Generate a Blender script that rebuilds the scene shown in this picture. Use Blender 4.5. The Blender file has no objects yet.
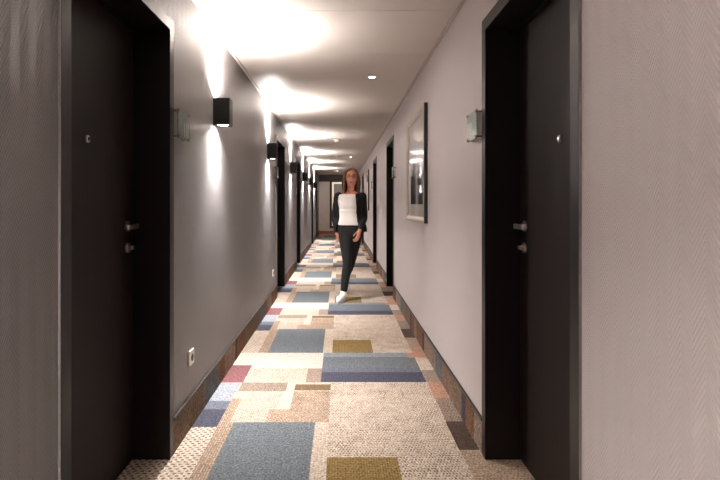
import bpy, bmesh, math, random
from mathutils import Vector, Matrix
random.seed(7)
S = bpy.context.scene
COL = S.collection
PI = math.pi

# ------------------------------------------------------------------ constants
XL, XR = -0.825, 0.71          # wall faces
ZC = 2.385                     # ceiling
Y0, Y1 = -3.0, 21.5            # ends of the corridor
CAMZ = 1.235
DOORS = [1.575, 6.985, 10.18, 15.6, 18.75]      # near outer edge of each door frame (both walls)
DW, DH = 1.07, 2.135           # outer frame size
FW = 0.06                      # frame width
WT = 0.30                      # wall thickness
RECESS = {-1: 0.17, 1: 0.16}
SK = 0.165                     # skirting height

# ------------------------------------------------------------------ helpers
def srgb(r, g, b):
    f = lambda c: (c/255/12.92) if c/255 <= 0.04045 else ((c/255+0.055)/1.055)**2.4
    return (f(r), f(g), f(b), 1.0)

def obj(name, bm, mat=None, parent=None, loc=(0, 0, 0), smooth=False):
    me = bpy.data.meshes.new(name)
    bmesh.ops.recalc_face_normals(bm, faces=bm.faces)
    bm.to_mesh(me); bm.free()
    if mat: me.materials.append(mat)
    if smooth:
        for p in me.polygons: p.use_smooth = True
    o = bpy.data.objects.new(name, me); COL.objects.link(o)
    o.location = loc
    if parent: o.parent = parent
    return o

def tag(o, label, cat, group=None):
    o['label'] = label; o['category'] = cat
    if group: o['group'] = group
    return o

def thing(name, label, cat, loc=(0, 0, 0), group=None):
    o = bpy.data.objects.new(name, None); COL.objects.link(o)
    o.location = loc; o.empty_display_size = 0.05
    return tag(o, label, cat, group)

def structure(o, label=None):
    o['kind'] = 'structure'
    if label: o['label'] = label
    return o

def dup(root, loc, label):
    r = root.copy(); COL.objects.link(r); r.location = loc; r['label'] = label
    for ch in list(root.children):
        c = ch.copy(); COL.objects.link(c); c.parent = r
        for g in list(ch.children):
            d = g.copy(); COL.objects.link(d); d.parent = c
    return r

def box(bm, x0, x1, y0, y1, z0, z1, bev=0.0, seg=2):
    t = bmesh.new()
    bmesh.ops.create_cube(t, size=1.0)
    for v in t.verts:
        v.co = Vector(((x0+x1)/2+v.co.x*abs(x1-x0), (y0+y1)/2+v.co.y*abs(y1-y0), (z0+z1)/2+v.co.z*abs(z1-z0)))
    if bev > 0:
        bmesh.ops.bevel(t, geom=list(t.edges), offset=bev, segments=seg, affect='EDGES', profile=0.5)
    merge(bm, t); return bm

def merge(bm, t):
    me = bpy.data.meshes.new('tmp'); t.to_mesh(me); t.free(); bm.from_mesh(me); bpy.data.meshes.remove(me)

def cyl(bm, c, axis, r, h, seg=24, r2=None, bev=0.0):
    """cylinder centred on c along axis"""
    t = bmesh.new()
    bmesh.ops.create_cone(t, cap_ends=True, segments=seg, radius1=r, radius2=r if r2 is None else r2, depth=h)
    if bev > 0:
        es = [e for e in t.edges if any(len(f.verts) > 4 for f in e.link_faces)]
        bmesh.ops.bevel(t, geom=es, offset=bev, segments=2, affect='EDGES', profile=0.5)
    rot = Vector((0, 0, 1)).rotation_difference(Vector(axis)).to_matrix().to_4x4()
    bmesh.ops.transform(t, matrix=Matrix.Translation(Vector(c)) @ rot, verts=t.verts)
    merge(bm, t); return bm

def crom(pts, n):
    """Catmull-Rom through tuples"""
    P = [pts[0]] + list(pts) + [pts[-1]]
    out = []
    for i in range(1, len(P)-2):
        for k in range(n):
            t = k/n
            out.append(tuple(0.5*((2*b)+(-a+c)*t+(2*a-5*b+4*c-d)*t*t+(-a+3*b-3*c+d)*t**3)
                             for a, b, c, d in zip(P[i-1], P[i], P[i+1], P[i+2])))
    out.append(tuple(pts[-1]))
    return out

def tube(bm, pts, n=5, seg=14, flat=1.0, ref=(0, 1, 0)):
    """closed smooth tube through (x,y,z,r); flat scales the radius along ref"""
    Q = crom(pts, n)
    rings = []
    N = len(Q)
    C = [Vector(q[:3]) for q in Q]
    def frame(i):
        t = (C[min(i+1, N-1)] - C[max(i-1, 0)]).normalized()
        r = Vector(ref); u = (r - t*r.dot(t))
        if u.length < 1e-3: u = Vector((1, 0, 0)) - t*t.x
        u.normalize(); return t, u, t.cross(u)
    def ring(c, r, u, w):
        return [bm.verts.new(c + u*(math.cos(a)*r*flat) + w*(math.sin(a)*r)) for a in [2*PI*k/seg for k in range(seg)]]
    for i in range(N):
        t, u, w = frame(i); r = Q[i][3]
        if i == 0:
            for f in (0.95, 0.75, 0.4): rings.append(ring(C[0]-t*r*f, r*math.sqrt(1-f*f), u, w))
        rings.append(ring(C[i], r, u, w))
        if i == N-1:
            for f in (0.4, 0.75, 0.95): rings.append(ring(C[i]+t*r*f, r*math.sqrt(1-f*f), u, w))
    for a, b in zip(rings, rings[1:]):
        for k in range(seg):
            bm.faces.new((a[k], a[(k+1) % seg], b[(k+1) % seg], b[k]))
    bm.faces.new(rings[0][::-1]); bm.faces.new(rings[-1])
    return bm

def ellipsoid(bm, c, rx, ry, rz, seg=24, rot=None):
    t = bmesh.new(); bmesh.ops.create_uvsphere(t, u_segments=seg, v_segments=seg//2+2, radius=1)
    M = Matrix.Translation(Vector(c)) @ (rot.to_4x4() if rot else Matrix.Identity(4)) @ Matrix.Diagonal((rx, ry, rz, 1))
    bmesh.ops.transform(t, matrix=M, verts=t.verts); merge(bm, t); return bm

def remesh(o, vox, smooth=6):
    m = o.modifiers.new('union', 'REMESH'); m.mode = 'VOXEL'; m.voxel_size = vox; m.use_smooth_shade = True
    s = o.modifiers.new('soften', 'SMOOTH'); s.factor = 0.5; s.iterations = smooth
    return o

# ------------------------------------------------------------------ materials
def mat(name, col, rough=0.5, metal=0.0, spec=0.5, emit=None, estr=0.0, noise=None, bump=None):
    m = bpy.data.materials.new(name); m.use_nodes = True
    nt = m.node_tree; b = nt.nodes['Principled BSDF']
    b.inputs['Base Color'].default_value = col
    b.inputs['Roughness'].default_value = rough; b.inputs['Metallic'].default_value = metal
    b.inputs['Specular IOR Level'].default_value = spec
    if emit: b.inputs['Emission Color'].default_value = emit; b.inputs['Emission Strength'].default_value = estr
    if noise or bump:
        tc = nt.nodes.new('ShaderNodeTexCoord'); nz = nt.nodes.new('ShaderNodeTexNoise')
        sc, amt = noise or bump; nz.inputs['Scale'].default_value = sc; nz.inputs['Detail'].default_value = 4
        nt.links.new(tc.outputs['Object'], nz.inputs['Vector'])
        if noise:
            mx = nt.nodes.new('ShaderNodeMix'); mx.data_type = 'RGBA'; mx.blend_type = 'MULTIPLY'
            mx.inputs[0].default_value = amt; mx.inputs[6].default_value = col
            rp = nt.nodes.new('ShaderNodeMapRange'); rp.inputs[3].default_value = 0.4; rp.inputs[4].default_value = 1.4
            nt.links.new(nz.outputs['Fac'], rp.inputs[0]); nt.links.new(rp.outputs[0], mx.inputs[7])
            nt.links.new(mx.outputs[2], b.inputs['Base Color'])
        if bump:
            bp = nt.nodes.new('ShaderNodeBump'); bp.inputs['Strength'].default_value = bump[1]; bp.inputs['Distance'].default_value = 0.003
            nt.links.new(nz.outputs['Fac'], bp.inputs['Height']); nt.links.new(bp.outputs[0], b.inputs['Normal'])
    return m

class NG:
    """tiny node maths helper"""
    def __init__(s, m): s.t = m.node_tree; s.b = s.t.nodes['Principled BSDF']
    def n(s, kind, **kw):
        x = s.t.nodes.new(kind)
        for k, v in kw.items(): setattr(x, k, v)
        return x
    def link(s, a, b): s.t.links.new(a, b)
    def math(s, op, a, b=None, c=None):
        x = s.t.nodes.new('ShaderNodeMath'); x.operation = op
        for i, v in enumerate((a, b, c)):
            if v is None: continue
            if isinstance(v, (int, float)): x.inputs[i].default_value = v
            else: s.link(v, x.inputs[i])
        return x.outputs[0]
    def mix(s, f, a, b, mode='MIX'):
        x = s.t.nodes.new('ShaderNodeMix'); x.data_type = 'RGBA'; x.blend_type = mode
        for i, v in ((0, f), (6, a), (7, b)):
            if isinstance(v, (int, float, tuple)): x.inputs[i].default_value = v
            else: s.link(v, x.inputs[i])
        return x.outputs[2]
    def noise(s, vec, scale, detail=3):
        x = s.t.nodes.new('ShaderNodeTexNoise'); x.inputs['Scale'].default_value = scale; x.inputs['Detail'].default_value = detail
        s.link(vec, x.inputs['Vector']); return x.outputs['Fac']

def wallpaper(name, col, axis=1):
    m = mat(name, col, rough=0.42, spec=0.45)
    g = NG(m)
    geo = g.n('ShaderNodeNewGeometry'); sep = g.n('ShaderNodeSeparateXYZ'); g.link(geo.outputs['Position'], sep.inputs[0])
    u, z = sep.outputs[axis], sep.outputs[2]
    zig = g.math('PINGPONG', g.math('ADD', u, 40.0), 0.038)
    v = g.math('ADD', z, g.math('MULTIPLY', zig, 1.55))
    line = g.math('SINE', g.math('MULTIPLY', v, 2*PI/0.0165))
    nz = g.noise(geo.outputs['Position'], 60, 2)
    h = g.math('ADD', g.math('MULTIPLY', line, g.math('ADD', nz, 0.5)), g.math('MULTIPLY', g.noise(geo.outputs['Position'], 420, 2), 0.6))
    bp = g.n('ShaderNodeBump'); bp.inputs['Strength'].default_value = 0.5; bp.inputs['Distance'].default_value = 0.0014
    g.link(h, bp.inputs['Height']); g.link(bp.outputs[0], g.b.inputs['Normal'])
    big = g.noise(geo.outputs['Position'], 1.3, 3)
    f = g.math('MULTIPLY_ADD', big, 0.14, 0.0)
    base = g.mix(f, col, tuple(c*0.6 for c in col[:3])+(1,))
    thread = g.math('MULTIPLY_ADD', line, 0.5, 0.5)          # base colour darkens along the raised herringbone lines
    g.link(g.mix(g.math('MULTIPLY', thread, 0.16), base, tuple(c*0.55 for c in col[:3])+(1,)), g.b.inputs['Base Color'])
    return m

def carpet_mat():
    m = mat('carpet patchwork', (1, 1, 1, 1), rough=0.95, spec=0.1)
    g = NG(m)
    a = g.n('ShaderNodeAttribute', attribute_name='patch'); w = g.n('ShaderNodeAttribute', attribute_name='weave')
    ws = g.n('ShaderNodeSeparateColor'); g.link(w.outputs['Color'], ws.inputs[0])
    geo = g.n('ShaderNodeNewGeometry'); P = geo.outputs['Position']
    sep = g.n('ShaderNodeSeparateXYZ'); g.link(P, sep.inputs[0])
    x, y, z = sep.outputs
    nm = g.noise(P, 9, 3); nf = g.noise(P, 85, 1); nb = g.noise(P, 26, 2); nd = g.noise(P, 55, 2)
    yy = g.math('ADD', y, z)
    xx = g.math('ADD', x, z)
    def dots(px, py, thr, wob):
        row = g.math('FLOOR', g.math('DIVIDE', yy, py))
        sh = g.math('MULTIPLY', g.math('MODULO', g.math('ADD', row, 400), 2), 0.5)
        cx = g.math('SINE', g.math('MULTIPLY', g.math('ADD', g.math('DIVIDE', xx, px), sh), 2*PI))
        cy = g.math('SINE', g.math('MULTIPLY', g.math('FRACT', g.math('DIVIDE', yy, py)), PI))
        d = g.math('MULTIPLY', g.math('MULTIPLY_ADD', cx, 0.5, 0.5), cy)
        d = g.math('ADD', d, g.math('MULTIPLY', g.math('SUBTRACT', nm, 0.5), wob))
        d = g.math('ADD', d, g.math('MULTIPLY', g.math('SUBTRACT', nd, 0.5), wob*1.3))
        mr = g.n('ShaderNodeMapRange', interpolation_type='SMOOTHSTEP'); mr.inputs[1].default_value = thr-0.1; mr.inputs[2].default_value = thr+0.14
        g.link(d, mr.inputs[0]); return mr.outputs[0]
    big = dots(0.034, 0.022, 0.5, 0.7)
    fine = dots(0.0155, 0.022, 0.60, 1.7)
    rib = g.math('MULTIPLY_ADD', g.math('SINE', g.math('MULTIPLY', xx, 2*PI/0.0125)), 0.5, 0.5)
    c = a.outputs['Color']
    brown = (0.085, 0.048, 0.03, 1)
    c = g.mix(g.math('MULTIPLY', g.math('MULTIPLY', big, ws.outputs[0]), 0.8), c, brown)
    c = g.mix(g.math('MULTIPLY', g.math('MULTIPLY', fine, ws.outputs[1]), 0.78), c, brown)
    c = g.mix(g.math('MULTIPLY', g.math('MULTIPLY', rib, ws.outputs[2]), 0.5), c, g.mix(1.0, c, (0.45, 0.38, 0.33, 1), 'MULTIPLY'))
    mr = g.n('ShaderNodeMapRange'); mr.inputs[1].default_value = 0.25; mr.inputs[2].default_value = 0.75
    mr.inputs[3].default_value = 0.5; mr.inputs[4].default_value = 1.5; g.link(nf, mr.inputs[0])
    mr2 = g.n('ShaderNodeMapRange'); mr2.inputs[1].default_value = 0.25; mr2.inputs[2].default_value = 0.75
    mr2.inputs[3].default_value = 0.84; mr2.inputs[4].default_value = 1.12; g.link(nb, mr2.inputs[0])
    k = g.n('ShaderNodeCombineColor')
    kk = g.math('MULTIPLY', mr.outputs[0], mr2.outputs[0])
    for i in range(3): g.link(kk, k.inputs[i])
    c = g.mix(1.0, c, k.outputs[0], 'MULTIPLY')
    g.link(c, g.b.inputs['Base Color'])
    bp = g.n('ShaderNodeBump'); bp.inputs['Strength'].default_value = 0.5; bp.inputs['Distance'].default_value = 0.004
    g.link(g.math('ADD', nf, g.math('MULTIPLY', rib, 0.3)), bp.inputs['Height']); g.link(bp.outputs[0], g.b.inputs['Normal'])
    return m

def wood(name, c1, c2, rough):
    m = mat(name, c1, rough=rough, spec=0.22)
    g = NG(m)
    geo = g.n('ShaderNodeNewGeometry')
    mp = g.n('ShaderNodeMapping'); mp.inputs['Scale'].default_value = (40, 40, 1.2); g.link(geo.outputs['Position'], mp.inputs[0])
    nz = g.noise(mp.outputs[0], 1.6, 5)
    g.link(g.mix(nz, c1, c2), g.b.inputs['Base Color'])
    bp = g.n('ShaderNodeBump'); bp.inputs['Strength'].default_value = 0.12; bp.inputs['Distance'].default_value = 0.001
    g.link(nz, bp.inputs['Height']); g.link(bp.outputs[0], g.b.inputs['Normal'])
    return m

M = {}
M['paper_left_shaded'] = wallpaper('herringbone wallpaper darkened as shade', srgb(115, 110, 110))  # same paper as the right wall, with the left wall's shade in its colour
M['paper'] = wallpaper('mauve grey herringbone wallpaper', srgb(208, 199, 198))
M['paper_end'] = wallpaper('end wall wallpaper', srgb(150, 134, 126), axis=0)
M['ceiling'] = mat('satin ceiling panel', srgb(210, 200, 192), rough=0.42, spec=0.35, noise=(1.5, 0.06))
M['gap'] = mat('panel joint', srgb(70, 62, 58), rough=0.8)
M['crown'] = mat('painted edge trim', srgb(190, 176, 168), rough=0.5)
M['carpet'] = carpet_mat()
M['wenge'] = wood('dark wenge veneer', srgb(16, 8, 7), srgb(34, 21, 17), 0.6)
M['frame'] = wood('dark door frame', srgb(13, 9, 9), srgb(24, 18, 17), 0.36)
M['cap'] = mat('dark brown skirting cap', srgb(36, 23, 18), rough=0.5)
M['steel'] = mat('brushed steel', srgb(205, 195, 188), rough=0.28, metal=1.0, bump=(300, 0.05))
M['brass'] = mat('dull brass', srgb(120, 95, 70), rough=0.35, metal=1.0)
M['lens_dark'] = mat('peephole lens', srgb(12, 12, 12), rough=0.08)
M['black'] = mat('matt black housing', srgb(7, 7, 7), rough=0.5, spec=0.25, bump=(500, 0.05))
M['glow'] = mat('lit lamp lens', srgb(255, 250, 240), emit=(1, 0.95, 0.88, 1), estr=14)
M['white'] = mat('white plastic', srgb(226, 214, 200), rough=0.35)
M['strip'] = mat('pale etched strip', srgb(168, 166, 158), rough=0.4)
M['bead'] = mat('pale grey joint strip', srgb(112, 108, 106), rough=0.6)
M['hole'] = mat('socket recess', srgb(60, 48, 40), rough=0.6)
M['silver'] = mat('champagne silver frame', srgb(190, 178, 164), rough=0.35, metal=0.35, bump=(200, 0.04))
M['frame_side'] = mat('black frame side', srgb(14, 12, 12), rough=0.6)
M['mat_board'] = mat('white mount board', srgb(222, 218, 214), rough=0.8)
M['cream'] = mat('cream frame', srgb(236, 226, 212), rough=0.45)

def glass_mat(name, tint, gloss=0.02):
    m = bpy.data.materials.new(name); m.use_nodes = True; nt = m.node_tree
    nt.nodes.remove(nt.nodes['Principled BSDF']); out = nt.nodes['Material Output']
    t = nt.nodes.new('ShaderNodeBsdfTransparent'); t.inputs[0].default_value = tint
    gl = nt.nodes.new('ShaderNodeBsdfGlossy'); gl.inputs['Roughness'].default_value = gloss
    fr = nt.nodes.new('ShaderNodeFresnel'); fr.inputs[0].default_value = 1.5
    mx = nt.nodes.new('ShaderNodeMixShader')
    ge = nt.nodes.new('ShaderNodeNewGeometry'); sb = nt.nodes.new('ShaderNodeMath'); sb.operation = 'SUBTRACT'; sb.use_clamp = True
    nt.links.new(fr.outputs[0], sb.inputs[0]); nt.links.new(ge.outputs['Backfacing'], sb.inputs[1])
    nt.links.new(sb.outputs[0], mx.inputs[0]); nt.links.new(t.outputs[0], mx.inputs[1]); nt.links.new(gl.outputs[0], mx.inputs[2])
    nt.links.new(mx.outputs[0], out.inputs[0]); return m
M['glass'] = glass_mat('picture glass', (1, 1, 1, 1))

def sign_glass():
    m = mat('frosted pale green sign glass', srgb(196, 210, 202), rough=0.18, spec=0.6)
    g = NG(m); g.b.inputs['Transmission Weight'].default_value = 0.75; g.b.inputs['IOR'].default_value = 1.3
    tc = g.n('ShaderNodeTexCoord'); nz = g.noise(tc.outputs['Object'], 14, 2)
    g.link(g.mix(nz, srgb(150, 170, 160), srgb(215, 226, 220)), g.b.inputs['Base Color'])
    return m
M['sign'] = sign_glass()

def print_mat(seed):
    """black and white photograph: pale above, dark mass low down, a white falling streak"""
    m = mat('monochrome print', (0.5, 0.5, 0.5, 1), rough=0.5)
    g = NG(m); tc = g.n('ShaderNodeTexCoord'); sep = g.n('ShaderNodeSeparateXYZ'); g.link(tc.outputs['Generated'], sep.inputs[0])
    u, v = sep.outputs[1], sep.outputs[2]
    mp = g.n('ShaderNodeMapping'); mp.inputs['Location'].default_value = (seed, seed*0.7, 0); g.link(tc.outputs['Generated'], mp.inputs[0])
    n = g.noise(mp.outputs[0], 5, 6)
    d = g.math('SUBTRACT', g.math('ADD', v, g.math('MULTIPLY', g.math('SUBTRACT', n, 0.5), 0.45)), 0.10)
    ramp = g.n('ShaderNodeValToRGB'); e = ramp.color_ramp.elements
    e[0].position = 0.02; e[0].color = (0.012, 0.012, 0.014, 1); e[1].position = 0.62; e[1].color = (0.62, 0.62, 0.63, 1)
    x = ramp.color_ramp.elements.new(0.25); x.color = (0.10, 0.10, 0.11, 1)
    g.link(d, ramp.inputs[0])
    diag = g.math('ABSOLUTE', g.math('SUBTRACT', u, g.math('MULTIPLY_ADD', v, -0.35, 0.92)))
    dk = g.n('ShaderNodeMapRange', interpolation_type='SMOOTHSTEP'); dk.inputs[1].default_value = 0.02; dk.inputs[2].default_value = 0.12
    dk.inputs[3].default_value = 0.85; dk.inputs[4].default_value = 0.0; g.link(diag, dk.inputs[0])
    c = g.mix(g.math('MULTIPLY', dk.outputs[0], g.math('LESS_THAN', v, 0.72)), ramp.outputs[0], (0.02, 0.02, 0.022, 1))
    st = g.math('ABSOLUTE', g.math('SUBTRACT', g.math('ADD', u, g.math('MULTIPLY', n, 0.12)), 0.50))
    sm = g.n('ShaderNodeMapRange', interpolation_type='SMOOTHSTEP'); sm.inputs[1].default_value = 0.0; sm.inputs[2].default_value = 0.13
    sm.inputs[3].default_value = 0.9; sm.inputs[4].default_value = 0.0; g.link(st, sm.inputs[0])
    c = g.mix(sm.outputs[0], c, (0.72, 0.72, 0.74, 1))
    g.link(c, g.b.inputs['Base Color']); return m

# ------------------------------------------------------------------ carpet floor
C = dict(cream=srgb(186, 170, 155), white=srgb(190, 179, 167), tan=srgb(160, 139, 121), brown=srgb(122, 103, 88),
         dbrown=srgb(78, 65, 58), olive=srgb(112, 94, 68), mustard=srgb(136, 113, 70), blue=srgb(101, 106, 110),
         lblue=srgb(126, 131, 137), mid=srgb(98, 101, 111), navy=srgb(69, 69, 80), lav=srgb(140, 143, 149),
         maroon=srgb(122, 83, 85), orange=srgb(170, 129, 109), rust=srgb(124, 90, 73), grey=srgb(140, 124, 112))
# (x0, x1, z0, z1, colour, weave(big dots, fine dots, ribs)); distances of one repeat, period PR
PR = 2.25
PATCH = [
 (-1.2, 1.1, 2.19, 4.44, 'cream', (0, .5, .3)),
 (-1.2, -.675, 2.19, 2.965, 'cream', (1, 0, 0)),
 (-.675, -.595, 2.19, 3.03, 'tan', (0, .4, 1)),
 (-.595, -.138, 2.19, 3.03, 'blue', (0, 0, .35)),
 (-.138, -.06, 2.19, 3.03, 'cream', (0, .1, .5)),
 (-1.2, -.68, 2.965, 3.22, 'navy', (0, 0, .2)),
 (-1.2, -.68, 3.22, 3.36, 'mid', (0, 0, .2)),
 (-1.2, -.68, 3.36, 3.69, 'lav', (0, 0, .2)),
 (-.68, -.37, 3.03, 3.53, 'cream', (0, .4, .9)),
 (-.68, -.62, 2.965, 3.4, 'tan', (0, .4, .9)),
 (-.37, -.30, 3.2, 3.53, 'cream', (0, 0, .2)),
 (-.42, -.06, 3.03, 3.22, 'tan', (0, .5, .3)),
 (-.30, -.06, 3.2, 3.53, 'tan', (0, .9, .2)),
 (-.67, -.355, 3.53, 3.70, 'grey', (0, .3, .6)),
 (-.355, -.30, 3.53, 3.70, 'cream', (0, .3, .3)),
 (-.30, -.06, 3.545, 3.665, 'olive', (0, .4, .3)),
 (-1.2, -.667, 3.70, 4.10, 'maroon', (0, 0, .4)),
 (-.667, -.235, 3.70, 4.02, 'cream', (0, .5, .8)),
 (-.235, -.13, 3.70, 4.03, 'grey', (0, .5, .3)),
 (-.667, -.13, 4.02, 4.44, 'white', (0, 0, .15)),
 (-1.2, -.667, 4.10, 4.44, 'white', (0, .1, .2)),
 (-.06, .605, 2.61, 3.46, 'cream', (0, .85, .35)),
 (-.06, .605, 3.46, 3.70, 'cream', (0, 1, .6)),
 (-.06, .28, 2.19, 2.61, 'mustard', (.3, .3, .9)),
 (.28, .605, 2.19, 2.61, 'cream', (0, 1, .1)),
 (-.13, .603, 3.71, 3.93, 'navy', (0, 0, .35)),
 (-.13, .603, 3.93, 4.03, 'mid', (0, 0, .5)),
 (-.13, .603, 4.03, 4.32, 'blue', (0, 0, .5)),
 (-.13, .603, 4.32, 4.44, 'lblue', (0, 0, .4)),
 (.605, 1.1, 2.19, 2.33, 'orange', (0, .3, .2)),
 (.605, 1.1, 2.33, 2.69, 'tan', (0, .5, .1)),
 (.60, 1.1, 2.69, 3.04, 'dbrown', (0, .4, .3)),
 (.605, 1.1, 3.04, 3.41, 'grey', (0, .8, .3)),
 (.605, 1.1, 3.41, 3.71, 'orange', (0, .3, .2)),
 (.605, 1.1, 3.71, 3.98, 'grey', (0, .4, .2)),
 (.605, 1.1, 3.98, 4.30, 'cream', (0, .3, .2)),
 (.56, 1.1, 4.30, 4.44, 'orange', (0, .3, .2)),
]
def patch_mesh(name, cells, mat_, place):
    """cells: (a0,a1,b0,b1,colour,weave); place maps (a,b) to a point"""
    bm = bmesh.new()
    lc = bm.loops.layers.float_color.new('patch'); lw = bm.loops.layers.float_color.new('weave')
    cache = {}
    def V(a, b):
        k = (round(a, 4), round(b, 4))
        if k not in cache: cache[k] = bm.verts.new(place(a, b))
        return cache[k]
    for a0, a1, b0, b1, c, w in cells:
        f = bm.faces.new((V(a0, b0), V(a1, b0), V(a1, b1), V(a0, b1)))
        for l in f.loops: l[lc] = c; l[lw] = (w[0], w[1], w[2], 1)
    return bm
cells = []
xs = sorted({round(v, 4) for p in PATCH for v in p[:2]})
zs = sorted({round(v, 4) for p in PATCH for v in p[2:4]})
for k in range(-3, 9):
    for x0, x1 in zip(xs, xs[1:]):
        for z0, z1 in zip(zs, zs[1:]):
            mx, mz = (x0+x1)/2, (z0+z1)/2
            top = [p for p in PATCH if p[0] < mx < p[1] and p[2] < mz < p[3]][-1]
            a, b = z0+k*PR, z1+k*PR
            if b < Y0 or a > Y1+0.1: continue
            cells.append((x0, x1, a, b, C[top[4]], top[5]))
structure(obj('floor', patch_mesh('floor', cells, M['carpet'], lambda a, b: (a, b, 0)), M['carpet']),
          'patchwork carpet of cream, blue, navy and mustard rectangles running down the corridor')

# ------------------------------------------------------------------ walls
def wall_bm(x_in, side):
    bm = bmesh.new(); xa, xb = x_in, x_in+side*WT
    edges = [Y0] + [v for d in DOORS for v in (d, d+DW)] + [Y1]
    for i in range(0, len(edges), 2):
        box(bm, min(xa, xb), max(xa, xb), edges[i], edges[i+1], 0, ZC+0.05)
    for d in DOORS:
        box(bm, min(xa, xb), max(xa, xb), d, d+DW, DH, ZC+0.05)
    return bm
structure(obj('wall_left', wall_bm(XL, -1), M['paper_left_shaded']), 'left wall in grey embossed wallpaper, darkened as shade, with the sconces')
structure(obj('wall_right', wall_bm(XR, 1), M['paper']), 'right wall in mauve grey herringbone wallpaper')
structure(obj('wall_end', box(bmesh.new(), XL-WT, XR+WT, Y1, Y1+0.2, 0, ZC+0.05), M['paper_end']), 'end wall of the corridor behind the walking woman')
structure(obj('wall_back', box(bmesh.new(), XL-WT, XR+WT, Y0-0.2, Y0, 0, ZC+0.05), M['paper_end']))

# ceiling: panels with fine joints on a backing
bm = bmesh.new()
seam = 3.19 - 0.9*7
cuts = [Y0] + [s for s in [seam+0.9*i for i in range(40)] if Y0+0.1 < s < Y1-0.1] + [Y1]
for a, b in zip(cuts, cuts[1:]):
    box(bm, XL, XR, a+0.002, b-0.002, ZC, ZC+0.012)
structure(obj('ceiling', bm, M['ceiling']), 'satin off-white panelled corridor ceiling')
structure(obj('trim_1', box(bmesh.new(), XL-0.1, XR+0.1, Y0, Y1, ZC+0.013, ZC+0.05), M['gap']))

n = 2
for nm, x, s in (('left', XL, 1), ('right', XR, -1)):
    bm = bmesh.new()
    box(bm, min(x, x+s*0.022), max(x, x+s*0.022), Y0, Y1, ZC-0.012, ZC)
    structure(obj(f'trim_{n}', bm, M['crown']), f'slim painted strip where the ceiling meets the {nm} wall'); n += 1
# dark header across the end wall and dark threshold strip
structure(obj(f'trim_{n}', box(bmesh.new(), XL, XR, Y1-0.06, Y1, 2.12, ZC), M['wenge']), 'dark band across the top of the end wall'); n += 1
structure(obj(f'trim_{n}', box(bmesh.new(), XL, XR, 19.86, 19.98, 0.0, 0.006), M['cap']), 'dark threshold strip across the carpet at the far end'); n += 1

# skirting of carpet with a dark cap
def skirting(nm, x_in, side, seq):
    """seq: repeat of (length, colour) beginning at z=2.645, period PR"""
    segs = []
    edges = [Y0] + [v for d in DOORS for v in (d, d+DW)] + [Y1]
    spans = [(edges[i], edges[i+1]) for i in range(0, len(edges), 2)]
    k = -3
    while True:
        p = 2.645 + k*PR
        if p > Y1: break
        for ln, c in seq:
            for a, b in spans:
                lo, hi = max(p, a), min(p+ln, b)
                if hi-lo > 0.001: segs.append((lo, hi, 0.001, SK, C[c], (0, .75, .35)))
            p += ln
        k += 1
    xf = x_in - side*0.008
    bm = patch_mesh('s', segs, M['carpet'], lambda a, b: (xf, a, b))
    # give it thickness
    r = bmesh.ops.extrude_face_region(bm, geom=list(bm.faces))
    for v in [g for g in r['geom'] if isinstance(g, bmesh.types.BMVert)]: v.co.x = x_in - side*0.0005
    o = structure(obj(f'baseboard_{nm}', bm, M['carpet']), f'patchwork carpet skirting along the {nm} wall')
    cb = bmesh.new()
    for a, b in spans: box(cb, min(x_in-side*0.0005, xf-side*0.004), max(x_in-side*0.0005, xf-side*0.004), a, b, SK, SK+0.012)
    c = obj('skirting_cap', cb, M['cap'], o)
    return o
skirting('left', XL, -1, [(.62, 'brown'), (.36, 'blue'), (.2, 'rust'), (.38, 'grey'), (.08, 'dbrown'), (.36, 'rust'), (.25, 'brown')])
skirting('right', XR, 1, [(.15, 'grey'), (.19, 'rust'), (.10, 'navy'), (.62, 'brown'), (.22, 'blue'), (.52, 'grey'), (.10, 'dbrown'), (.35, 'rust')])
bm = box(bmesh.new(), XL+0.01, XR-0.01, Y1-0.012, Y1, 0.001, 0.15)
structure(obj('baseboard_end', bm, mat('end skirting carpet', srgb(112, 62, 46), rough=0.9, noise=(30, 0.6))), 'reddish brown skirting along the end wall')

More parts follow.
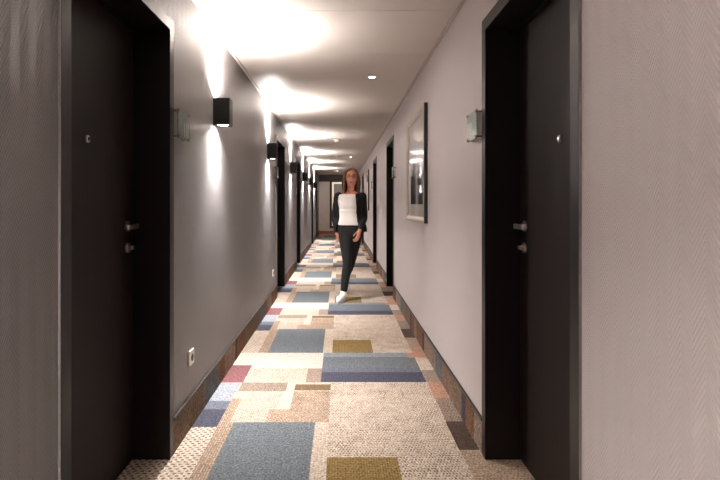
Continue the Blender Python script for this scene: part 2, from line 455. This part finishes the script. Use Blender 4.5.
# ------------------------------------------------------------------ doors
def door_meshes(side):
    """meshes local to the wall face at the near outer edge of the frame; +d goes into the wall"""
    R = RECESS[side]
    X = lambda d: side*d
    def bx(bm, d0, d1, y0, y1, z0, z1, bev=0.0):
        return box(bm, min(X(d0), X(d1)), max(X(d0), X(d1)), y0, y1, z0, z1, bev)
    fr = bmesh.new()
    bx(fr, -0.008, R+0.07, 0, FW, 0, DH, 0.002)
    bx(fr, -0.008, R+0.07, DW-FW, DW, 0, DH, 0.002)
    bx(fr, -0.0078, R+0.07, FW-0.003, DW-FW+0.003, DH-FW, DH, 0.002)
    # stop bead the leaf closes against
    bx(fr, R-0.02, R-0.001, FW-0.001, FW+0.012, 0, DH-FW); bx(fr, R-0.02, R-0.001, FW, DW-FW, DH-FW-0.012, DH-FW+0.001)
    bead = bmesh.new()
    bx(bead, -0.007, 0.004, -0.004, 0.0005, 0, DH); bx(bead, -0.007, 0.004, DW-0.0005, DW+0.004, 0, DH)
    leaf = bx(bmesh.new(), R, R+0.045, FW+0.002, DW-FW-0.002, 0.006, DH-FW-0.003, 0.002)
    yl, zh = DW-0.135, 1.129
    h = bmesh.new()
    cyl(h, (X(R-0.004), yl, zh), (1, 0, 0), 0.026, 0.01, bev=0.002)
    cyl(h, (X(R-0.022), yl, zh), (1, 0, 0), 0.010, 0.04)
    bx(h, R-0.054, R-0.038, yl-0.115, yl+0.012, zh-0.012, zh+0.012, 0.005)
    lk = bmesh.new()
    cyl(lk, (X(R-0.005), yl, zh-0.10), (1, 0, 0), 0.024, 0.012, bev=0.002)
    bx(lk, R-0.030, R-0.008, yl-0.017, yl+0.017, zh-0.109, zh-0.091, 0.003)
    pp = bmesh.new()
    cyl(pp, (X(R-0.004), DW/2-0.002, 1.49), (1, 0, 0), 0.015, 0.010, bev=0.002)
    pl = bmesh.new()
    cyl(pl, (X(R-0.0095), DW/2-0.002, 1.49), (1, 0, 0), 0.008, 0.003)
    return fr, bead, leaf, h, lk, pp, pl
words = ['nearest the camera', 'second from the camera', 'third from the camera', 'fourth from the camera', 'farthest, by the end wall']
dn = 1
for side, x, nm in ((-1, XL, 'left'), (1, XR, 'right')):
    proto = None
    for i, d in enumerate(DOORS):
        lab = f'dark wenge door recessed in the {nm} wall, {words[i]}'
        if proto is None:
            fr, bead, leaf, h, lk, pp, pl = door_meshes(side)
            r = bpy.data.objects.new(f'door_{dn}', None); COL.objects.link(r); r.location = (x, d, 0)
            structure(r, lab)
            obj('door_frame', fr, M['frame'], r)
            obj('joint_strip', bead, M['bead'], r)['label'] = 'pale joint strip along the frame'
            lf = obj('door_leaf', leaf, M['wenge'], r)
            obj('door_handle', h, M['steel'], lf)['label'] = 'brushed steel lever handle'
            obj('door_lock', lk, M['steel'], lf)['label'] = 'steel lock below the handle'
            p = obj('peephole', pp, M['steel'], lf)
            p.data.materials.append(M['lens_dark'])
            b2 = bmesh.new(); b2.from_mesh(p.data); k0 = len(b2.faces); merge(b2, pl)
            for f in list(b2.faces)[k0:]: f.material_index = 1
            b2.to_mesh(p.data); b2.free()
            p['label'] = 'round steel peephole'
            proto = r
        else:
            r = dup(proto, (x, d, 0), lab); r.name = f'door_{dn}'
        dn += 1

# ------------------------------------------------------------------ wall sconces (lamp up and lamp down)
def spot(name, loc, target, watts, angle, blend, rad, col=(1, 0.97, 0.93), parent=None):
    l = bpy.data.lights.new(name, 'SPOT'); l.energy = watts; l.spot_size = math.radians(angle); l.spot_blend = blend
    l.shadow_soft_size = rad; l.color = col
    o = bpy.data.objects.new(name, l); COL.objects.link(o); o.location = loc
    o.rotation_euler = (Vector(target)-Vector(loc)).to_track_quat('-Z', 'Y').to_euler()
    if parent: o.parent = parent
    return o
SCONCE_UP, SCONCE_DN = 66, 70
SPILL = {1: 19, -1: 13}
def make_sconce(label):
    t = thing('wall_sconce', label, 'wall lamp', (XL, 0, 1.8375), 'black up-and-down sconces on the left wall')
    bm = bmesh.new(); H = 0.088; D = 0.108; W = 0.05; T = 0.004
    for (x0, x1, y0, y1) in ((0, T, -W, W), (D-T, D, -W, W), (T, D-T, -W, -W+T), (T, D-T, W-T, W)):
        box(bm, x0, x1, y0, y1, -H, H)
    bmesh.ops.remove_doubles(bm, verts=bm.verts, dist=1e-5)
    for s in (-1, 1):   # end plates with a round-lamp opening left by the lens
        box(bm, T, D-T, -W+T, W-T, s*(H-0.012)-0.002, s*(H-0.012)+0.002)
    obj('housing', bm, M['black'], t)
    for s in (-1, 1):
        b = bmesh.new(); cyl(b, (D/2, 0, s*(H-0.008)), (0, 0, 1), 0.036, 0.006, 28, bev=0.001)
        o = obj('lamp_lens', b, M['glow'], t); o['label'] = 'glowing lens of the lamp'
        o = spot('lamp', (0.042 if s > 0 else 0.054, 0, s*(H+0.002)), (0.05, 0, s*(H+1)), SCONCE_UP if s > 0 else SCONCE_DN, 74 if s > 0 else 90, 0.85 if s > 0 else 0.95, 0.010, (0.95, 0.965, 1.0), parent=t)
        o.rotation_euler = (PI, 0, 0) if s > 0 else (0, 0, 0); o.scale = (1.8, .88, 1) if s > 0 else (1.2, 1, 1)
        l = bpy.data.lights.new('spill', 'AREA'); l.shape = 'DISK'; l.size = 0.07; l.energy = SPILL[s]; l.color = (1, 0.955, 0.915); l.spread = math.radians(145)
        a = bpy.data.objects.new('lamp', l); COL.objects.link(a); a.location = (D/2, 0, s*(H+0.001)); a.parent = t
        if s > 0: a.rotation_euler = (PI, 0, 0)
    return t
SC = [(3.546, 'black box sconce nearest the camera, beyond the first left door'),
      (6.16, 'second black sconce from the camera, just before the second left door'),
      (9.0, 'third black sconce from the camera, between second and third left doors'),
      (12.02, 'fourth black sconce from the camera, beyond the third left door'),
      (14.6, 'fifth black sconce from the camera, before the fourth left door'),
      (17.3, 'farthest black sconce on the left wall, beyond the fourth left door'),
      (0.45, 'black sconce on the left wall beside the camera, nearer than the first door'),
      (-1.9, 'black sconce on the left wall behind the camera')]
ps = None
for y, lab in SC:
    if ps is None: ps = make_sconce(lab); ps.location.y = y
    else: dup(ps, (XL, y, 1.8375), lab)

# ------------------------------------------------------------------ glass room signs on brackets
def make_sign(side, label, w=0.20, h=0.0725):
    t = thing('door_sign', label, 'sign', (0, 0, 0), 'glass room signs beside the doors')
    s = -side        # towards the corridor
    pl = bmesh.new(); box(pl, min(s*.028, s*.033), max(s*.028, s*.033), -w/2, w/2, -h, h, 0.001)
    p = obj('glass_plate', pl, M['sign'], t)
    for z in (-h+.010, h-.010):
        for y in (-w/2+0.012, w/2-0.012):
            c = bmesh.new(); cyl(c, (s*0.014, y, z), (1, 0, 0), 0.005, 0.028, 12); cyl(c, (s*0.0015, y, z), (1, 0, 0), 0.009, 0.003, 16); cyl(c, (s*0.035, y, z), (1, 0, 0), 0.007, 0.004, 16, bev=0.001)
            obj('standoff', c, M['brass'], t)
    sl = bmesh.new()
    for k in range(3):
        y = w/2-0.10+k*0.030
        box(sl, min(s*.033, s*.0338), max(s*.033, s*.0338), y, y+0.010, -0.056, 0.018)
    obj('sign_strips', sl, M['strip'], p)['label'] = 'three pale upright strips on the glass'
    return t
signL = [(2.735, 'glass room sign on standoffs beside the nearest left door, left of the first sconce'),
         (6.84, 'glass room sign just before the second left door, by the second sconce'),
         (11.36, 'glass room sign just beyond the third left door'),
         (15.47, 'glass room sign just before the fourth left door'),
         (19.95, 'glass room sign just beyond the last left door')]
signR = [(2.75, 'glass room sign on standoffs beside the nearest right door'),
         (6.84, 'glass room sign just before the second right door, beyond the near picture'),
         (11.36, 'glass room sign just beyond the third right door, before the far picture'),
         (15.47, 'glass room sign just before the fourth right door'),
         (19.95, 'glass room sign just beyond the last right door')]
for side, x, lst in ((-1, XL, signL), (1, XR, signR)):
    pr = None
    for y, lab in lst:
        if pr is None: pr = make_sign(side, lab); pr.location = (x, y, 1.632)
        else: dup(pr, (x, y, 1.632), lab)

# ------------------------------------------------------------------ framed pictures on the right wall
def make_picture(label, y0, y1, z0, z1, seed):
    t = thing('framed_picture', label, 'picture', (XR, (y0+y1)/2, z0), 'silver framed pictures on the right wall')
    w, h = (y1-y0)/2, z1-z0
    D = 0.034; F = 0.05
    bm = bmesh.new()
    def bar(p, q, inner_p, inner_q):
        # profiled moulding between outer corners p,q and inner corners
        o0, o1, i0, i1 = p, q, inner_p, inner_q
        def vv(c, x): return bm.verts.new((x, c[0], c[1]))
        m = lambda a, b, f: (a[0]+(b[0]-a[0])*f, a[1]+(b[1]-a[1])*f)
        prof = [(0.0, -0.001), (0.0, -D*0.86), (0.14, -D), (0.55, -D*0.93), (0.86, -D*0.62), (1.0, -D*0.60), (1.0, -0.004)]
        A = [vv(m(o0, i0, f), x) for f, x in prof]; B = [vv(m(o1, i1, f), x) for f, x in prof]
        for k in range(len(prof)-1): 
            f = bm.faces.new((A[k], A[k+1], B[k+1], B[k])); f.material_index = 1 if k == 0 else 0
        f = bm.faces.new((A[-1], A[0], B[0], B[-1]))
    O = [(-w, 0), (w, 0), (w, h), (-w, h)]; I = [(-w+F, F), (w-F, F), (w-F, h-F), (-w+F, h-F)]
    for k in range(4): bar(O[k], O[(k+1) % 4], I[k], I[(k+1) % 4])
    o = obj('frame', bm, M['silver'], t); o.data.materials.append(M['frame_side'])
    mb = bmesh.new(); box(mb, -0.010, -0.004, -w+F-0.004, w-F+0.004, F-0.004, h-F+0.004)
    obj('mount', mb, M['mat_board'], t)
    pb = bmesh.new(); box(pb, -0.0118, -0.0098, -w+0.20, w-0.17, 0.155, h-0.24)
    obj('print', pb, print_mat(seed), t)['label'] = 'black and white print with a pale streak'
    gb = bmesh.new(); box(gb, -0.0185, -0.0165, -w+F-0.002, w-F+0.002, F-0.002, h-F+0.002)
    obj('glazing', gb, M['glass'], t)
    return t
make_picture('large silver framed black and white picture near the camera, lit from above', 4.31, 5.43, 1.075, 2.05, 2.3)
make_picture('far silver framed picture, deep down the right wall between third and fourth doors', 12.75, 13.87, 1.075, 2.05, 7.1)

# framed piece on the end wall
t = thing('framed_artwork', 'tall cream framed artwork hanging on the end wall behind the woman', 'picture', (0.01, Y1, 0.26))
W, H = 0.40, 1.93
bm = bmesh.new()
for a in ((-W, -W+.09, 0, H), (W-.09, W, 0, H), (-W+.09, W-.09, 0, .09), (-W+.09, W-.09, H-.09, H)): box(bm, a[0], a[1], -0.05, -0.001, a[2], a[3], 0.003)
obj('outer_border', bm, M['wenge'], t)
bm = bmesh.new(); q = .088; g_ = .165
for a in ((-W+q, -W+g_, q, H-q), (W-g_, W-q, q, H-q), (-W+g_, W-g_, q, g_), (-W+g_, W-g_, H-g_, H-q)): box(bm, a[0], a[1], -0.06, -0.002, a[2], a[3], 0.004)
obj('inner_frame', bm, M['cream'], t)['label'] = 'cream frame moulding'
bm = bmesh.new(); box(bm, -W+g_-.004, W-g_+.004, -0.03, -0.003, g_-.004, H-g_+.004)
obj('canvas', bm, mat('dark grey brown canvas', srgb(92, 82, 78), rough=0.5, noise=(3, 0.5)), t)
bm = bmesh.new()
for x0, z0, x1, z1 in ((-.13, 1.72, .10, 1.25), (-.02, 1.74, .15, 1.38)):
    v = [bm.verts.new((x0, -0.0315, z0)), bm.verts.new((x0+.05, -0.0315, z0)), bm.verts.new((x1+.05, -0.0315, z1)), bm.verts.new((x1, -0.0315, z1))]
    bm.faces.new(v)
r = bmesh.ops.extrude_face_region(bm, geom=list(bm.faces))
for v in [g for g in r['geom'] if isinstance(g, bmesh.types.BMVert)]: v.co.y = -0.0295
obj('pale_stroke', bm, mat('pale paint', srgb(120, 108, 100), rough=0.9), t)

# ------------------------------------------------------------------ ceiling fittings
def make_downlight(label, x, y, watts, aim):
    t = thing('ceiling_downlight', label, 'ceiling light', (x, y, ZC), 'small round ceiling downlights')
    bm = bmesh.new()
    seg = 32
    prof = [(0.038, 0.0), (0.037, -0.004), (0.033, -0.006), (0.029, -0.003), (0.027, -0.001), (0.027, 0.0)]
    rings = [[bm.verts.new((r*math.cos(2*PI*k/seg), r*math.sin(2*PI*k/seg), z)) for k in range(seg)] for r, z in prof]
    for a, b in zip(rings, rings[1:]+rings[:1]):
        for k in range(seg): bm.faces.new((a[k], a[(k+1) % seg], b[(k+1) % seg], b[k]))
    obj('trim_ring', bm, M['steel'], t, smooth=True)
    b = bmesh.new(); cyl(b, (0, 0, -0.0025), (0, 0, 1), 0.0265, 0.003, 28)
    obj('lamp_lens', b, M['glow'], t)['label'] = 'lit lamp'
    d = Vector(aim)-Vector((x, y, ZC))
    spot('lamp', (0, 0, -0.012), d, watts, 70, 0.9, 0.02, (1, 0.90, 0.80), t)
make_downlight('lit round downlight in the ceiling above the near framed picture', 0.295, 4.86, 9, (0.62, 4.87, 1.4))
make_downlight('far lit round downlight in the ceiling above the far framed picture', 0.28, 13.2, 9, (0.62, 13.3, 1.4))
make_downlight('farthest lit downlight, in the ceiling in front of the end wall artwork', -0.08, 18.6, 150, (0.0, 21.5, 1.2))
make_downlight('unseen round downlight added in the ceiling behind the camera', 0.1, -0.9, 20, (0.15, -0.7, 0))  # out of view, added for ambient light at the near end

def make_detector(label, y, x=-0.045):
    t = thing('smoke_detector', label, 'smoke detector', (x, y, ZC), 'white smoke detectors on the ceiling')
    b = bmesh.new(); cyl(b, (0, 0, -0.009), (0, 0, 1), 0.06, 0.018, 32, bev=0.003); obj('base', b, M['white'], t)
    b = bmesh.new(); cyl(b, (0, 0, -0.029), (0, 0, 1), 0.034, 0.022, 32, r2=0.052, bev=0.004); obj('sensor_head', b, M['white'], t)
    return t
dt = make_detector('white smoke detector nearest the camera, mid ceiling between second and third doors', 9.6)
dup(dt, (-0.045, 13.0, ZC), 'second white smoke detector along the ceiling, level with the far downlight')

# ------------------------------------------------------------------ sockets on the left wall
def make_socket(label):
    t = thing('wall_socket', label, 'socket', (XL, 2.965, 0.387), 'white sockets low on the left wall')
    b = bmesh.new(); box(b, 0.0, 0.011, -0.041, 0.041, -0.041, 0.041, 0.003); obj('cover_plate', b, M['white'], t)
    b = bmesh.new(); cyl(b, (0.0105, 0, 0), (1, 0, 0), 0.0215, 0.004, 28)
    o = obj('socket_recess', b, M['hole'], t)
    p = bmesh.new()
    for y in (-0.0095, 0.0095): cyl(p, (0.0128, y, 0), (1, 0, 0), 0.0028, 0.002, 12)
    obj('contact_holes', p, M['lens_dark'], o)
    return t
s0 = make_socket('white wall socket low on the left wall below the first sconce')
dup(s0, (XL, 6.62, 0.38), 'farther white wall socket low on the left wall before the second door')

# ------------------------------------------------------------------ the walking woman
skin = mat('skin', srgb(198, 136, 112), rough=0.5, noise=(20, 0.08))
skin.node_tree.nodes['Principled BSDF'].inputs['Subsurface Weight'].default_value = 0.08
hairm = mat('auburn hair', srgb(108, 68, 46), rough=0.5, noise=(60, 0.6))
jack = mat('black jacket cloth', srgb(11, 11, 13), rough=0.85, bump=(400, 0.2))
trou = mat('black trouser cloth', srgb(9, 9, 12), rough=0.85, bump=(400, 0.2))
topm = mat('white knit top', srgb(232, 226, 222), rough=0.8, bump=(120, 0.35))
shoem = mat('white leather', srgb(238, 234, 226), rough=0.5)
solem = mat('white rubber sole', srgb(214, 208, 198), rough=0.7)
dark = mat('dark eye and brow', srgb(34, 24, 20), rough=0.4)
lipm = mat('lips', srgb(160, 80, 76), rough=0.45)
gl = mat('dark spectacle frame', srgb(22, 18, 18), rough=0.3)

ROOT = Vector((0.145, 7.0, 0))
P_ = thing('person', 'woman in black jacket, white top and white trainers walking down the carpet', 'person', ROOT)
L = lambda x, y, z, *r: (x-ROOT.x, y-ROOT.y, z) + r
YAW = -0.20

def torso_ring(c, rx, ry, n=36, a0=0.0, a1=2*PI, e=2.3):
    """points round a superellipse; angle 0 is the front (-y), turned by YAW"""
    out = []
    for k in range(n):
        a = a0+(a1-a0)*k/(n-1 if a1-a0 < 2*PI-1e-6 else n)
        sx, sy = math.sin(a), -math.cos(a)
        r = 1/((abs(sx)/rx)**e+(abs(sy)/ry)**e)**(1/e)
        p = Vector((sx*r, sy*r, 0)); p.rotate(Matrix.Rotation(YAW, 3, 'Z'))
        out.append(Vector(c)+p)
    return out
# torso profile (z, centre x, centre y, half width, half depth), world coordinates
TOR = [(0.80, .152, 7.005, .135, .100), (0.87, .151, 7.005, .168, .118), (0.95, .148, 7.0, .160, .108), (1.04, .143, 6.99, .130, .092),
       (1.12, .139, 6.985, .126, .092), (1.21, .137, 6.98, .145, .108), (1.28, .138, 6.985, .158, .102), (1.335, .140, 6.99, .160, .084),
       (1.375, .143, 6.99, .105, .066), (1.40, .145, 6.985, .062, .058)]
def loft(bm, rows, grow, n=36):
    rings = [[bm.verts.new(v) for v in torso_ring((r[1]-ROOT.x, r[2]-ROOT.y, r[0]), r[3]+grow, r[4]+grow, n)] for r in rows]
    for a, b in zip(rings, rings[1:]):
        for k in range(n): bm.faces.new((a[k], a[(k+1) % n], b[(k+1) % n], b[k]))
    bm.faces.new(rings[0][::-1]); bm.faces.new(rings[-1])
TORS = crom(TOR, 4)
HX, HY, HZ = .152, 6.945, 1.572

# joints (image-left limb = her right)
SHR, SHL = (-.015, 7.03, 1.325), (.295, 6.97, 1.325)
ELR, ELL = (-.060, 7.13, 1.065), (.318, 6.97, 1.055)
WRR, WRL = (-.035, 7.06, .845), (.255, 6.775, .895)
HPR, HPL = (.078, 6.995, .865), (.218, 7.01, .865)
KNR, KNL = (.098, 6.865, .465), (.152, 7.10, .465)
ANR, ANL = (.052, 6.835, .095), (.092, 7.47, .215)

# body: one continuous skin surface
bm = bmesh.new()
loft(bm, TORS, -0.012)
tube(bm, [L(.144, 6.99, 1.36, .054), L(.147, 6.975, 1.43, .047), L(.150, 6.96, 1.50, .050)])
ellipsoid(bm, L(HX, HY+.012, HZ+.025), .078, .092, .092)
ellipsoid(bm, L(HX, HY-.018, HZ-.035), .067, .072, .088)
ellipsoid(bm, L(HX, HY-.052, HZ-.098), .030, .028, .022)          # chin
tube(bm, [L(HX, HY-.088, HZ+.012, .008), L(HX, HY-.102, HZ-.018, .010), L(HX, HY-.106, HZ-.032, .013)])   # nose
for s in (-1, 1): ellipsoid(bm, L(HX+s*.074, HY+.012, HZ-.012), .010, .018, .030)
for a, e, w in ((SHR, ELR, WRR), (SHL, ELL, WRL)):
    tube(bm, [L(*a, .050), L(*[(p*.5+q*.5) for p, q in zip(a, e)], .043), L(*e, .036), L(*[(p*.55+q*.45) for p, q in zip(e, w)], .036), L(*w, .025)])
for h, k, a in ((HPR, KNR, ANR), (HPL, KNL, ANL)):
    tube(bm, [L(*h, .080), L(*[(p*.5+q*.5) for p, q in zip(h, k)], .068), L(*k, .048), L(*[(p*.65+q*.35) for p, q in zip(k, a)], .050), L(*a, .033)])
def foot(bm, a, toe, r0, grow=0.0):
    ax, ay, az = a; tx, ty, tz = toe
    d = Vector((tx-ax, ty-ay, tz-az)); 
    hl = Vector(a) - d*0.20 + Vector((0, 0, -.045))
    mid = Vector(a)+d*0.5+Vector((0, 0, -.02))
    tube(bm, [L(*hl, .033+grow), L(ax, ay, az-.030, .037+grow), L(*mid, .036+grow), L(*(Vector(toe)-d*0.14), .036+grow), L(tx, ty, tz, .024+grow)], flat=1.0, ref=(1, 0, 0))
TOR_R, TOR_L = (-.012, 6.645, .034), (.072, 7.33, .045)
foot(bm, ANR, TOR_R, 0); foot(bm, ANL, TOR_L, 0)
def hand(bm, w, d, side_v, curl):
    """w wrist, d direction of the hand, side_v towards the thumb, curl = palm normal"""
    w = Vector(w); d = Vector(d).normalized(); s = Vector(side_v); s = (s-d*s.dot(d)).normalized(); n = Vector(curl); n = (n-d*n.dot(d)-s*n.dot(s)).normalized()
    def pt(a, b, c, r): return L(*(w+d*a+s*b+n*c), r)
    for b in (-.024, -.008, .008, .024):
        tube(bm, [pt(-.005, b*.5, 0, .016), pt(.045, b*.85, -.003, .0145), pt(.088, b, 0, .0115)])
    for b, ln in ((-.031, .058), (-.0105, .070), (.0105, .075), (.031, .068)):
        tube(bm, [pt(.078, b*.9, 0, .0095), pt(.088+ln*.42, b, .006, .0088), pt(.088+ln*.72, b, .022, .008), pt(.088+ln*.86, b*.98, .040, .007)], seg=10)
    tube(bm, [pt(.018, .018, .004, .014), pt(.050, .042, .016, .0115), pt(.080, .050, .028, .0098), pt(.102, .047, .038, .008)], seg=10)
hand(bm, WRL, (-.30, -.45, -1.0), (-.5, -.9, .3), (-1, .3, 0))
hand(bm, WRR, (.20, -.15, -1.0), (.2, -1, 0), (1, .2, 0))
body = remesh(obj('body', bm, skin, P_, smooth=True), 0.0045, 5)

# white top
bm = bmesh.new()
rows = [r for r in TORS if .955 < r[0] < 1.365]
rows[0] = (0.955,)+tuple(rows[0][1:])
loft(bm, [(r[0], r[1], r[2], r[3]+(.012 if r[0] < 1.15 else 0), r[4]+(.010 if r[0] < 1.15 else 0)) for r in rows], 0.006)
remesh(obj('top', bm, topm, P_, smooth=True), 0.006, 4)['label'] = 'white top'

# trousers
bm = bmesh.new()
loft(bm, [r for r in TORS if r[0] < 1.03], 0.004)
for h, k, a in ((HPR, KNR, ANR), (HPL, KNL, ANL)):
    av = Vector(a) + (Vector(k)-Vector(a)).normalized()*0.045
    tube(bm, [L(*h, .092), L(*[(p*.5+q*.5) for p, q in zip(h, k)], .079), L(*k, .059), L(*[(p*.65+q*.35) for p, q in zip(k, a)], .059), L(*av, .046)])
remesh(obj('trousers', bm, trou, P_, smooth=True), 0.007, 4)['label'] = 'slim black trousers'

# open jacket: thick shell with a front opening, plus sleeves
bm = bmesh.new()
rows = [r for r in TORS if .86 < r[0] < 1.375]
A0, A1 = 0.80, 2*PI-1.28
def shell(grow): return [torso_ring((r[1]-ROOT.x, r[2]-ROOT.y, r[0]), r[3]+grow+.012*(r[0] < 1.1), r[4]+grow+.010*(r[0] < 1.1), 40, A0, A1) for r in rows]
out_, in_ = shell(.030), shell(.014)
O = [[bm.verts.new(v) for v in r] for r in out_]; I = [[bm.verts.new(v) for v in r] for r in in_]
for j in range(len(O)-1):
    for k in range(39):
        bm.faces.new((O[j][k], O[j][k+1], O[j+1][k+1], O[j+1][k])); bm.faces.new((I[j][k+1], I[j][k], I[j+1][k], I[j+1][k+1]))
    for k in (0, 39): bm.faces.new((O[j][k], O[j+1][k], I[j+1][k], I[j][k]))
for k in range(39):
    for j in (0, -1): bm.faces.new((O[j][k], O[j][k+1], I[j][k+1], I[j][k]))
for a, e, w in ((SHR, ELR, WRR), (SHL, ELL, WRL)):
    wv = Vector(w)+(Vector(e)-Vector(w)).normalized()*0.03
    tube(bm, [L(*a, .062), L(*[(p*.5+q*.5) for p, q in zip(a, e)], .054), L(*e, .047), L(*[(p*.5+q*.5) for p, q in zip(e, wv)], .043), L(*wv, .036)])
# lapels
for k, s in ((0, -1), (39, 1)):
    top_, mid_, low_ = out_[-2][k], out_[len(rows)*2//3][k], out_[len(rows)//3][k]
    tube(bm, [tuple(top_+Vector((0, -.004, 0)))+(.013,), tuple(mid_+Vector((s*.004, -.006, 0)))+(.016,), tuple(low_)+(.009,)], flat=0.5)
remesh(obj('jacket', bm, jack, P_, smooth=True), 0.0055, 3)['label'] = 'open black jacket'

# hair: cap and shoulder-length locks parted to one side
bm = bmesh.new()
ellipsoid(bm, L(HX, HY+.034, HZ+.036), .087, .092, .092)
random.seed(3)
for k in range(30):
    f = k/29; a = math.radians(62 + f*236)          # sweeps from one temple round the back to the other
    sx, sy = math.sin(a), -math.cos(a)
    x0, y0 = HX+sx*.062, HY+.018+sy*.075
    x1, y1 = HX+sx*.094, HY+.018+sy*.098
    x2, y2 = HX+sx*.106, HY+.020+sy*.096
    zl = 1.425-random.random()*.05 + (0.02 if abs(sy) < .4 else 0)
    tube(bm, [L(x0, y0, HZ+.085, .018), L(x1, y1, HZ+.02, .018), L(x2, y2, HZ-.06, .018), L(HX+sx*.104, HY+.022+sy*.090, zl, .013)], seg=8)
for s in (-1, 1):                                    # fringe swept to both sides
    for q in range(4):
        tube(bm, [L(HX+.012, HY-.040+q*.01, HZ+.118, .014), L(HX+s*(.052+q*.004), HY-.052+q*.008, HZ+.090, .013), L(HX+s*.078, HY-.034+q*.01, HZ+.035, .012), L(HX+s*.096, HY-.015+q*.01, HZ-.03, .013)], seg=8)
remesh(obj('hair', bm, hairm, P_, smooth=True), 0.006, 3)['label'] = 'shoulder-length auburn hair'

# face details
for s in (-1, 1):
    b = bmesh.new(); ellipsoid(b, L(HX+s*.030, HY-.080, HZ+.012), .013, .009, .006, 16); obj('eye', b, dark, P_, smooth=True)
    b = bmesh.new(); tube(b, [L(HX+s*.016, HY-.0865, HZ+.031, .004), L(HX+s*.032, HY-.084, HZ+.036, .0045), L(HX+s*.048, HY-.070, HZ+.031, .003)], seg=8); obj('eyebrow', b, dark, P_, smooth=True)
b = bmesh.new(); ellipsoid(b, L(HX, HY-.086, HZ-.062), .022, .010, .008, 16); obj('mouth', b, lipm, P_, smooth=True)
b = bmesh.new()
for s in (-1, 1):
    pts = [L(HX+s*.032+.024*math.cos(2*PI*k/20), HY-.098+abs(.024*math.cos(2*PI*k/20)+.032)*.10, HZ+.010+.018*math.sin(2*PI*k/20), .0028) for k in range(21)]
    tube(b, pts, n=1, seg=6)
    tube(b, [L(HX+s*.056, HY-.092, HZ+.014, .0026), L(HX+s*.078, HY-.03, HZ+.014, .0026), L(HX+s*.080, HY+.015, HZ+.006, .0026)], seg=6)
tube(b, [L(HX-.009, HY-.097, HZ+.014, .0026), L(HX, HY-.107, HZ+.016, .0026), L(HX+.009, HY-.097, HZ+.014, .0026)], seg=6)
obj('glasses', b, gl, P_, smooth=True)['label'] = 'dark rimmed glasses'

# trainers
for a, toe in ((ANR, TOR_R), (ANL, TOR_L)):
    bm = bmesh.new(); foot(bm, a, toe, 0, .008)
    tube(bm, [L(a[0], a[1]+.005, a[2]-.03, .043), L(a[0], a[1]+.004, a[2]+.012, .043)], ref=(1, 0, 0))
    sh = remesh(obj('shoe', bm, shoem, P_, smooth=True), 0.005, 3); sh['label'] = 'white trainer'
    d = Vector(toe)-Vector(a); d.z = 0; d.normalize(); sd = Vector((-d.y, d.x, 0))
    sb = bmesh.new(); nn = 28; lo = []; hi = []
    c = (Vector(toe)+Vector(a))/2 - d*0.015
    front = toe == TOR_R
    hl = (Vector(toe)-Vector(a)).length*0.5+.052
    for k in range(nn):
        an = 2*PI*k/nn; ca, sa = math.cos(an), math.sin(an)
        p = c+d*(ca*hl)+sd*(sa*(.043 if ca > -.2 else .037))
        zl = 0.002 if front else 0.012+max(0, (Vector(toe)-p).dot(d))*0.55
        lo.append(sb.verts.new((p.x-ROOT.x, p.y-ROOT.y, zl))); hi.append(sb.verts.new((p.x-ROOT.x, p.y-ROOT.y, zl+.022)))
    for k in range(nn): sb.faces.new((lo[k], lo[(k+1) % nn], hi[(k+1) % nn], hi[k]))
    sb.faces.new(lo[::-1]); sb.faces.new(hi)
    obj('sole', sb, solem, sh)

# ------------------------------------------------------------------ camera, world, colour
cam = bpy.data.cameras.new('camera'); co = bpy.data.objects.new('camera', cam); COL.objects.link(co)
co.location = (0, 0, CAMZ); co.rotation_euler = (PI/2, 0, 0)
cam.sensor_width = 36; cam.lens = 536/720*36
cam.shift_x = (360-339.5)/720; cam.shift_y = -(240-203.7)/720
cam.clip_start = 0.05; cam.clip_end = 100
S.camera = co
w = bpy.data.worlds.new('world'); S.world = w; w.use_nodes = True
w.node_tree.nodes['Background'].inputs[0].default_value = (0, 0, 0, 1)
S.view_settings.view_transform = 'Standard'; S.view_settings.look = 'None'
S.view_settings.gamma = 1; S.view_settings.use_curve_mapping = False
S.view_settings.exposure = 1.12
